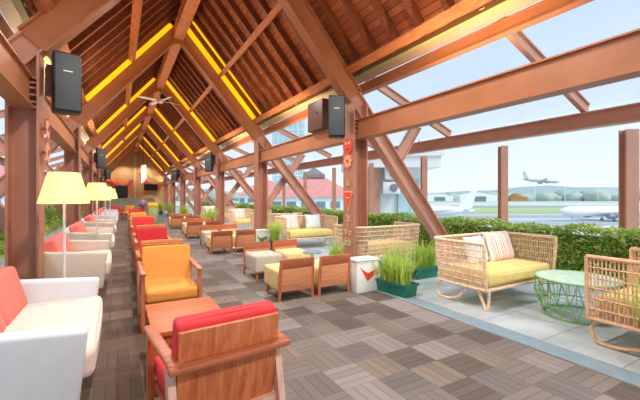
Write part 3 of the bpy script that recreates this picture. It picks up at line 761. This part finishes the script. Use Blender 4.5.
hedge('clipped green hedge outside the sofa-side columns', -2.2, -2.55, 2.0, 30, .85, 1600, 4)

# ------------------------------------------------------------------ speakers, fan, pendant, screens, signs
def speaker(label, loc, rz, armdir):
    t = thing('loudspeaker', label, 'loudspeaker', loc, rz, 'loudspeakers hung from the columns')
    c = MB(); c.prism([(-.15, -.35), (.15, -.35), (.15, .35), (-.15, .35)], -.10, .16) if 0 else c.rbox((0, .03, 0), (.28, .24, .70), .02, 3); c.build('cabinet', BLACKPL, t)
    gr = MB().rbox((0, -.10, 0), (.25, .03, .66), .012, 2).build('grille', GRILLE, t)
    MB().box((0, -.118, .12), (.09, .004, .012)).build('badge', WHITEMET, gr)
    MB().bar((0, .15, .05), (armdir[0], armdir[1], .05), .05, .05, (0, 0, 1)).build('bracket', CHROME, t)
    MB().rbox((armdir[0] * .62, armdir[1] * .62 + .06, .04), (.15, .2, .34), .01, 2).build('bracket_box', BRACKET, t)
    return t
for k in (0, 2, 4):
    y = TY[k]
    n_ = ORD[k]
    speaker('black loudspeaker facing down the hall on the %s sofa-side column' % n_, (-.53, y - .08, 2.69), .2, (-.19, .16))
    speaker('black loudspeaker turned to the aisle on the %s terrace-side column' % n_, (3.24, y - .14, 2.70), -.55, (.08, .26))

for k in (0, 2, 4):
    t = thing('control_box', 'brown control box standing on the terrace-side tie beam behind the %s column' % ORD[k], 'box', (XR - .08, TY[k] + 1.15, 2.70), 0, 'control boxes on the tie beams')
    MB().rbox((0, 0, .30), (.26, .62, .60), .01, 2).build('casing', BRACKET, t)
    MB().box((0, -.315, .34), (.05, .01, .05)).box((-.135, -.1, .34), (.01, .05, .05)).build('latch', BLACKPL, t)
fan = thing('ceiling_fan', 'pale four-blade ceiling fan hanging under the ridge beam', 'ceiling fan', (XC, 14.8, 5.0))
MB().lathe([(.015, 0), (.015, .52)], 10).build('down_rod', CLIPMET, fan)
MB().lathe([(0, -.12), (.08, -.11), (.12, -.04), (.12, .03), (.05, .07), (0, .07)], 20).build('motor_housing', CHROME, fan)
for i in range(4):
    a = i * PI / 2 + .35
    bl = MB().rbox((.48, 0, -.02), (.66, .13, .014), .004, 1, RX(.25)).box((.14, 0, -.02), (.14, .04, .012)).build('blade', WHITEMET, fan); bl.rotation_euler = (0, 0, a)

pe = thing('pendant_light', 'bright white cluster pendant hanging near the end wall', 'pendant light', (XC, 25., 2.9))
MB().lathe([(.012, .5), (.012, 2.62)], 8).build('cord', BLACKPL, pe)
MB().lathe([(.0, .5), (.16, .48), (.16, .42), (0, .42)], 16).build('crown', CLIPMET, pe)
for i in range(5):
    a = i * 2 * PI / 5; r = .1
    MB().lathe([(0, -.5 - .12 * (i % 3)), (.05, -.46 - .12 * (i % 3)), (.05, .4 - .08 * i), (0, .42)], 10, Matrix.Translation((r * math.cos(a), r * math.sin(a), 0))).build('glass_tube', BULB, pe)

def screen(label, loc, w, h):
    t = thing('wall_screen', label, 'television', loc)
    MB().rbox((0, 0, 0), (w, .06, h), .01, 2).build('casing', BLACKPL, t); MB().box((0, -.032, 0), (w - .06, .004, h - .06)).build('screen_glass', SCREEN, t)
screen('dark squarish screen on the end wall above the grey half wall', (.3, YE - .12, 1.75), 1.0, 1.15)
screen('dark wide television on the end wall beneath the red swirl', (2.75, YE - .12, 2.2), 1.2, .62)

# stickers on the nearest terrace-side column (flange faces the aisle)
def on_column(name, label, cat, z, parts):
    t = thing(name, label, cat, (XR - .156, Y1, z), -PI / 2)     # local x runs towards the camera, local -y to the aisle
    par = t
    for nm, poly, m, d in parts:
        o = MB().prism(poly, -d, 0).build(nm, m, par, False)
        if par is t: par = o
    return t
disc = lambda r, n=24, cx=0, cz_=0: [(cx + r * math.cos(2 * PI * i / n), cz_ + r * math.sin(2 * PI * i / n)) for i in range(n)]
on_column('round_sign', 'round red face sign on the nearest terrace-side column', 'sign', 2.24,
          [('disc', disc(.145), LOGORED, .02), ('eye', disc(.026, 14, -.05, .05), MURAL_W, .024), ('eye', disc(.026, 14, .05, .05), MURAL_W, .024), ('mouth', [(-.07, -.04), (.07, -.04), (.035, -.085), (-.035, -.085)], MURAL_R, .024)])
star = [((.14 if i % 2 == 0 else .10) * math.cos(PI * i / 8), (.14 if i % 2 == 0 else .10) * math.sin(PI * i / 8)) for i in range(16)]
on_column('flower_sign', 'pale orange flower-shaped sign under the round red sign', 'sign', 1.97, [('petals', star, mat('salmon_paint', (236, 160, 124), .6), .018), ('centre', disc(.035, 14), MURAL_R, .024)])
on_column('pennant_sign', 'red triangular pennant with white edge on the nearest terrace-side column', 'sign', 1.27,
          [('backing', [(-.14, .16), (.14, .16), (0, -.2)], MURAL_W, .008), ('field', [(-.125, .145), (.125, .145), (0, -.165)], LOGORED, .012), ('emblem', [(-.05, .06), (.05, .06), (.05, .04), (-.05, .04)], MURAL_W, .016)])
on_column('small_square_sign', 'small pale outlined square sign above the red pennant', 'sign', 1.58,
          [('outline', [(-.05, -.05), (.05, -.05), (.05, .05), (-.05, .05)], mat('sign_tan', (206, 150, 122), .6), .01)])
lt = thing('painted_lettering', 'white handwritten lettering below the pennant on the nearest column', 'lettering', (XR - .158, Y1, 0), -PI / 2)
strokes = [[(-.1, .98), (-.02, 1.02), (.0, .94), (.08, 1.0)], [(-.09, .90), (.09, .92)], [(0, .91), (-.01, .8)], [(-.1, .76), (-.07, .66), (-.01, .77)], [(.06, .74), (.02, .70), (.05, .65), (.09, .70), (.06, .74)],
           [(-.08, .60), (-.1, .5), (-.04, .47), (-.03, .54), (-.09, .54)], [(.05, .57), (.02, .51), (.05, .46), (.08, .51), (.05, .57)]]
for s_ in strokes:
    MB().tube(smoothpath([(x, -.003, z) for x, z in s_], 5), .008, 5).build('stroke', MURAL_W, lt)
# cut-out signs on the nearest sofa-side column
for i, (z, m_, lab) in enumerate([(2.14, 'salmon_paint', 'salmon cut-out flower sign on the nearest sofa-side column'), (1.86, 'salmon_paint', 'salmon leaf sign below the flower on the nearest sofa-side column')]):
    t = thing('flower_sign', lab, 'sign', (XL + .156, Y1 - .02, z), PI / 2)
    MB().prism([(a * .9, b * .9) for a, b in star], -.06, -.045).build('petals', bpy.data.materials[m_], t, False); MB().prism(disc(.035, 12), -.068, -.05).build('centre', MURAL_R, t, False)
    MB().box((0, -.022, 0), (.03, .05, .03)).build('standoff', STEEL_D, t, False)

# small kiosk and ornament far down the aisle
t = thing('kiosk_stand', 'small kiosk stand with yellow top and green panel far down the aisle', 'kiosk', (1.55, 20.1, 0))
MB().rbox((0, 0, .4), (.42, .3, .8), .01, 2).build('panel', KIOSKG, t); MB().rbox((0, 0, .9), (.48, .36, .2), .02, 2).build('top_sign', KIOSKY, t)
t = thing('globe_ornament', 'purple globe on a red pedestal beside the kiosk stand', 'ornament', (1.08, 19.9, 0))
MB().lathe([(.0, .76), (.1, .78), (.18, .88), (.2, .96), (.17, 1.06), (.08, 1.14), (0, 1.15)], 24).build('globe', PURPLE, t); MB().lathe([(.16, 0), (.16, .03), (.05, .06), (.05, .68), (.2, .72), (.2, .76), (0, .76)], 20).build('pedestal', RED, t)

# ------------------------------------------------------------------ airfield
GZ = -8.
struct('ground', MB().add([(-600, -600, GZ), (3500, -600, GZ), (3500, 3500, GZ), (-600, 3500, GZ)], [(0, 1, 2, 3)]), airfield_mat(), False)
def airliner(label, loc, rz, L_, m, pitch=0., gear=True):
    t = thing('airliner', label, 'aeroplane', loc, rz); t.rotation_euler = (0, pitch, rz)
    s = L_ / 38.; RY90 = Matrix.Rotation(PI / 2, 4, 'Y')
    prof = [(0, -19), (.35, -18.5), (.9, -16), (1.5, -12.5), (1.95, -8), (2, -2), (2, 12), (1.85, 15), (1.4, 17.2), (.7, 18.6), (0, 19)]
    MB().lathe([(r * s, z * s) for r, z in prof], 24, RY90).build('fuselage', m, t)
    for sg in (-1, 1):
        w = MB(); P = [(4, 1.6, -.9), (-3, 1.6, -.9), (-7.0, 17, .9), (-5.2, 17, .9)]
        wing = w.add([(x * s, y * sg * s, z * s) for x, y, z in P] + [(x * s, y * sg * s, (z + (.5 if y < 5 else .15)) * s) for x, y, z in P], [(0, 1, 2, 3), (7, 6, 5, 4), (0, 4, 5, 1), (1, 5, 6, 2), (2, 6, 7, 3), (3, 7, 4, 0)]).build('wing', m, t, False)
        w = MB(); P = [(-14, .8, .5), (-17, .8, .5), (-18.6, 6.2, .8), (-17.2, 6.2, .8)]
        w.add([(x * s, y * sg * s, z * s) for x, y, z in P] + [(x * s, y * sg * s, (z + .2) * s) for x, y, z in P], [(0, 1, 2, 3), (7, 6, 5, 4), (0, 4, 5, 1), (1, 5, 6, 2), (2, 6, 7, 3), (3, 7, 4, 0)]).build('tailplane', m, t, False)
        MB().lathe([(0, 0), (.75 * s, 0), (1. * s, 1.4 * s), (1. * s, 3.2 * s), (0, 3.3 * s)], 14, Matrix.Translation((1. * s, 5.2 * sg * s, -1.7 * s)) @ RY90).build('engine', ENG, wing)
        if gear: MB().lathe([(.12 * s, -3.6 * s), (.12 * s, -1 * s)], 8, Matrix.Translation((-.8 * s, 2.6 * sg * s, 0))).lathe([(0, -.3 * s), (.55 * s, -.3 * s), (.55 * s, .3 * s), (0, .3 * s)], 14, Matrix.Translation((-.8 * s, 2.6 * sg * s, -3.4 * s)) @ Matrix.Rotation(PI / 2, 4, 'X')).build('landing_gear', ENG, t)
    MB().prism([(-12.5 * s, 1.5 * s), (-17.6 * s, 1.0 * s), (-19.6 * s, 8. * s), (-17.4 * s, 8. * s)], -.18 * s, .18 * s).build('tail_fin', m, t, False)
    if gear: MB().lathe([(.1 * s, -3.8 * s), (.1 * s, -1 * s)], 8, Matrix.Translation((14 * s, 0, 0))).build('nose_gear', ENG, t)
    return t
HR = math.atan2(-SY, CY)          # heading that runs to the right across the view
airliner('airliner with lowered gear flying low over the treeline', at(541, 350, 16.6), HR + .05, 37.5, PLANEG, .06)
airliner('white airliner parked with its tail towards the wicker loveseat side', at(426, 135, -4.2), HR + PI - .12, 36, PLANEW)
airliner('white airliner parked nose-in beyond the hedge', at(606, 135, -4.4), HR + PI + .10, 38, PLANEW)

def hbox(m, px, d, w, dep, z0, z1):
    """box of the given width standing across the view at column px, depth d"""
    c = at(px, d, (z0 + z1) / 2); m.box(c, (w, dep, z1 - z0), RZ(HR)); return m
# control building with roof parapet and cooling units
b = thing('terminal_annex', 'white flat-roofed annex with cooling units beyond the terrace', 'building', (0, 0, 0))
hbox(MB(), 382, 19.5, 3.6, 3, GZ, 2.8).build('wall', BLDT, b, False)
hbox(hbox(MB(), 386, 19.2, 4.6, 4, 2.75, 3.45), 386, 19.2, 4.8, 4.2, 3.3, 3.5).build('parapet', BLDW, b, False)
hbox(hbox(MB(), 418, 18.6, .9, .6, 3.6, 3.9), 419, 18.6, .04, .04, 3.6, 4.3).build('roof_plant', ROOFGREY, b, False)
hbox(MB(), 376, 17.7, .4, .1, GZ, 2.8).build('pilaster', STEEL_OUT, b, False)
for q, (px, w) in enumerate([(366, .5), (404, .6), (414, .5)]): hbox(MB(), px, 17.9, w, .1, -1, 2.2).build('window', BLDG, b, False)
for i, z in enumerate((1.75, 2.45)):
    t = thing('air_conditioner', '%s grey cooling unit on the wall of the white annex' % ('lower' if i == 0 else 'upper'), 'air conditioner', at(391, 17.6, z), HR, 'cooling units on the annex')
    MB().rbox((0, 0, 0), (.85 - .2 * i, .35, .58), .02, 2).build('casing', BLDW, t); MB().lathe([(0, 0), (.2, 0), (.2, .02), (0, .02)], 18, Matrix.Translation((.1, -.19, 0)) @ Matrix.Rotation(PI / 2, 4, 'X')).build('fan_grille', ROOFGREY, t)
# red roofed buildings
def hiproof(label, px, d, w, dep, z0, zt, cap):
    b = thing('red_roofed_building', label, 'building', at(px, d, 0), HR, 'red-roofed buildings beyond the terrace')
    wl = MB().box((0, 0, (GZ + z0) / 2), (w * .94, dep * .94, z0 - GZ)).build('wall', BLDT, b, False)
    x, y, r = w / 2, dep / 2, w * .12
    rf = MB().add([(-x, -y, z0), (x, -y, z0), (x, y, z0), (-x, y, z0), (-r, 0, zt), (r, 0, zt)], [(0, 1, 5, 4), (1, 2, 5), (2, 3, 4, 5), (3, 0, 4), (3, 2, 1, 0)]).build('roof', ROOFRED, b, False)
    if cap: MB().box((0, 0, zt + .1), (w * .26, 1.2, .5)).add([(-w * .13, -.6, zt + .35), (w * .13, -.6, zt + .35), (w * .13, .6, zt + .35), (-w * .13, .6, zt + .35), (0, 0, zt + 1.5)], [(0, 1, 4), (1, 2, 4), (2, 3, 4), (3, 0, 4)]).build('roof_lantern', ROOFGREY, rf, False)
    for i in range(6): MB().box((-w * .4 + w * .16 * i, -dep * .475, z0 - 1.1), (w * .1, .06, .9)).build('window', DARKGL, wl, False)
hiproof('wide pale red hip-roofed building with a grey lantern, behind the outer posts', 314, 55, 13, 10, 1.2, 4.3, True)
hiproof('smaller pale red hip-roofed building beyond the second column', 266, 75, 10, 10, 1.6, 4.6, False)
hiproof('red hip-roofed building seen past the sofa-side columns', 4, 50, 16, 12, 1.5, 5.5, False)
t = thing('glass_tower', 'pale blue-green glass tower rising behind the canopy', 'building', at(289, 105, 0), HR)
MB().box((0, 0, (GZ + 27) / 2), (9, 7, 27 - GZ)).build('shaft', BLDG, t, False); MB().box((0, 0, 27.2), (9.4, 7.4, .4)).build('roof', BLDW, t, False)
m = MB()
for i in range(7): m.box((-4.2 + i * 1.4, -3.53, 9.5), (.16, .08, 35))
for i in range(8): m.box((0, -3.53, -6 + 4.4 * i), (9, .08, .2))
m.build('mullion', BLDW, t, False)
def hangar(label, px, d, w, h):
    t = thing('hangar', label, 'building', at(px, d, GZ), HR, 'hangars across the runway')
    MB().prism([(-w / 2, 0), (w / 2, 0), (w / 2, h * .7), (0, h), (-w / 2, h * .7)], -10, 10).build('shell', BLDW, t, False)
    MB().box((0, -10.1, h * .3), (w * .4, .3, h * .55)).build('hangar_door', DARKGL, t, False)
hangar('long white hangar across the runway right of the parked tail fin', 476, 600, 62, 15)
hangar('smaller white hangar across the runway beside the leaning steel leg', 438, 660, 50, 13)
t = thing('domed_building', 'tan domed building across the runway', 'building', at(516, 650, GZ), HR)
MB().box((0, 0, 4), (30, 20, 8)).build('wall', TANWALL, t, False); MB().lathe([(11, 8), (9.5, 11), (6, 13.5), (3, 14.4), (0, 14.6)], 20).build('dome', TANWALL, t)
for i, px in enumerate((535, 565, 598)):
    t = thing('light_mast', 'slender white light mast across the runway, %s counting away from the tan dome' % ORD[i], 'light mast', at(px, 560, GZ), HR, 'light masts across the runway')
    MB().lathe([(.5, 0), (.35, 22)], 8).build('mast', WHITEMET, t); MB().box((0, 0, 22), (2.6, .8, 1.)).build('lamp_head', WHITEMET, t)
# far trees and hills
rnd = random.Random(12); m = MB()
ico = bmesh.new(); bmesh.ops.create_icosphere(ico, subdivisions=2, radius=1); ico.verts.ensure_lookup_table(); ico.verts.index_update()
IV = [v.co.copy() for v in ico.verts]; IF = [tuple(v.index for v in f.verts) for f in ico.faces]; ico.free()
for i in range(240):
    px = rnd.uniform(-120, 760); d = rnd.uniform(660, 820); c = at(px, d, GZ + rnd.uniform(2, 6)); s_ = rnd.uniform(7, 13) * (1.25 if 560 < px < 610 else 1)
    m.add([c + Vector((v.x * s_ * 1.5, v.y * s_ * 1.5, v.z * s_ * (1 + .3 * math.sin(9 * v.x + i)))) for v in IV], IF)
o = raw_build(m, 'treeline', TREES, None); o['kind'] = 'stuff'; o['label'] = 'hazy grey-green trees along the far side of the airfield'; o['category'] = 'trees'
m = MB(); prev = None; vs = []
N_ = 60
for i in range(N_ + 1):
    px = -500 + 1700 * i / N_; h = 50 + 26 * math.sin(i * .33 + 1) + 14 * math.sin(i * .9) + 8 * math.sin(i * 2.1)
    p = at(px, 3000, 0); vs += [(p.x, p.y, GZ), (p.x, p.y, max(h, 12) + 6)]
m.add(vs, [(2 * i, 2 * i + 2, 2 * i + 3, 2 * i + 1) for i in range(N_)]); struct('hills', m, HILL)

# ------------------------------------------------------------------ light
w = bpy.data.worlds.new('World'); sc.world = w; w.use_nodes = True; nt = w.node_tree; N, L = nt.nodes, nt.links
bg = N['Background']; tc = N.new('ShaderNodeTexCoord'); sp = N.new('ShaderNodeSeparateXYZ'); L.new(tc.outputs['Generated'], sp.inputs[0])
rp = N.new('ShaderNodeValToRGB'); e = rp.color_ramp.elements
e[0].position = 0; e[0].color = lin(236, 245, 250); e[1].position = .75; e[1].color = lin(176, 210, 246)
e.new(.25).color = lin(214, 233, 250); L.new(sp.outputs[2], rp.inputs[0])
nz = N.new('ShaderNodeTexNoise'); nz.inputs['Scale'].default_value = 2.2; nz.inputs['Detail'].default_value = 6; mp = N.new('ShaderNodeMapping'); mp.inputs['Scale'].default_value = (1, 1, 3)
L.new(tc.outputs['Generated'], mp.inputs[0]); L.new(mp.outputs[0], nz.inputs['Vector'])
r2 = N.new('ShaderNodeValToRGB'); r2.color_ramp.elements[0].position = .45; r2.color_ramp.elements[1].position = .8
L.new(nz.outputs[0], r2.inputs[0]); mx = N.new('ShaderNodeMix'); mx.data_type = 'RGBA'; L.new(math_node(N, L, 'MULTIPLY', r2.outputs[0], .55), mx.inputs[0]); L.new(rp.outputs[0], mx.inputs[6]); mx.inputs[7].default_value = lin(240, 246, 252)
L.new(mx.outputs[2], bg.inputs[0]); bg.inputs[1].default_value = 1.12

def light(kind, name, loc, energy, color=(1, 1, 1), rot=(0, 0, 0), **kw):
    l = bpy.data.lights.new(name, kind); l.energy = energy; l.color = color
    for k_, v_ in kw.items(): setattr(l, k_, v_)
    o = bpy.data.objects.new(name, l); COL.objects.link(o); o.location = loc; o.rotation_euler = rot; return o
light('SUN', 'sun', (0, 0, 20), 2.5, (1, .97, .93), (math.radians(38), math.radians(28), 0), angle=math.radians(20))
for k in range(-2, NT):
    y = Y1 + BAY * k + BAY / 2
    for x in (.55, 2.25):
        light('SPOT', 'fill_spot', (x, y, 4.35), 400 if k == -2 else 330 if k < 3 else 170, (1, .94, .88), (0, 0, 0), spot_size=math.radians(165), spot_blend=.8, shadow_soft_size=.09)  # added fill light brightening the hall, without any fitting
    for sg in (1, -1):   # added fill lights above the tie beams, to brighten the timber ceiling
        light('AREA', 'fill_uplight', (mxs(XR, sg), y, 2.75), 48 if k < 4 else 22, (1, .74, .46), (PI, math.radians(-24) * sg, 0), shape='RECTANGLE', size=.12, size_y=1.7)
for x, y in [(-.5, 4.66), (-.35, 8.0), (-.3, 11.2), (-.24, 14.2)]:
    light('POINT', 'lamp_glow', (x, y, 1.43), 22, (1, .82, .5), shadow_soft_size=.045)

# ------------------------------------------------------------------ camera
cam = bpy.data.cameras.new('camera'); co = bpy.data.objects.new('camera', cam); COL.objects.link(co)
cam.sensor_width = 36; cam.lens = 355 / 640 * 36; cam.shift_y = -4 / 640; cam.clip_end = 6000; cam.clip_start = .05
co.location = (0, 0, EYE); co.rotation_euler = (PI / 2, 0, -YAW)
sc.camera = co
sc.view_settings.view_transform = 'Standard'; sc.view_settings.look = 'None'; sc.view_settings.exposure = 0.0
sc.cycles.use_denoising = True; sc.cycles.max_bounces = 8; sc.cycles.diffuse_bounces = 4; sc.cycles.sample_clamp_indirect = 6
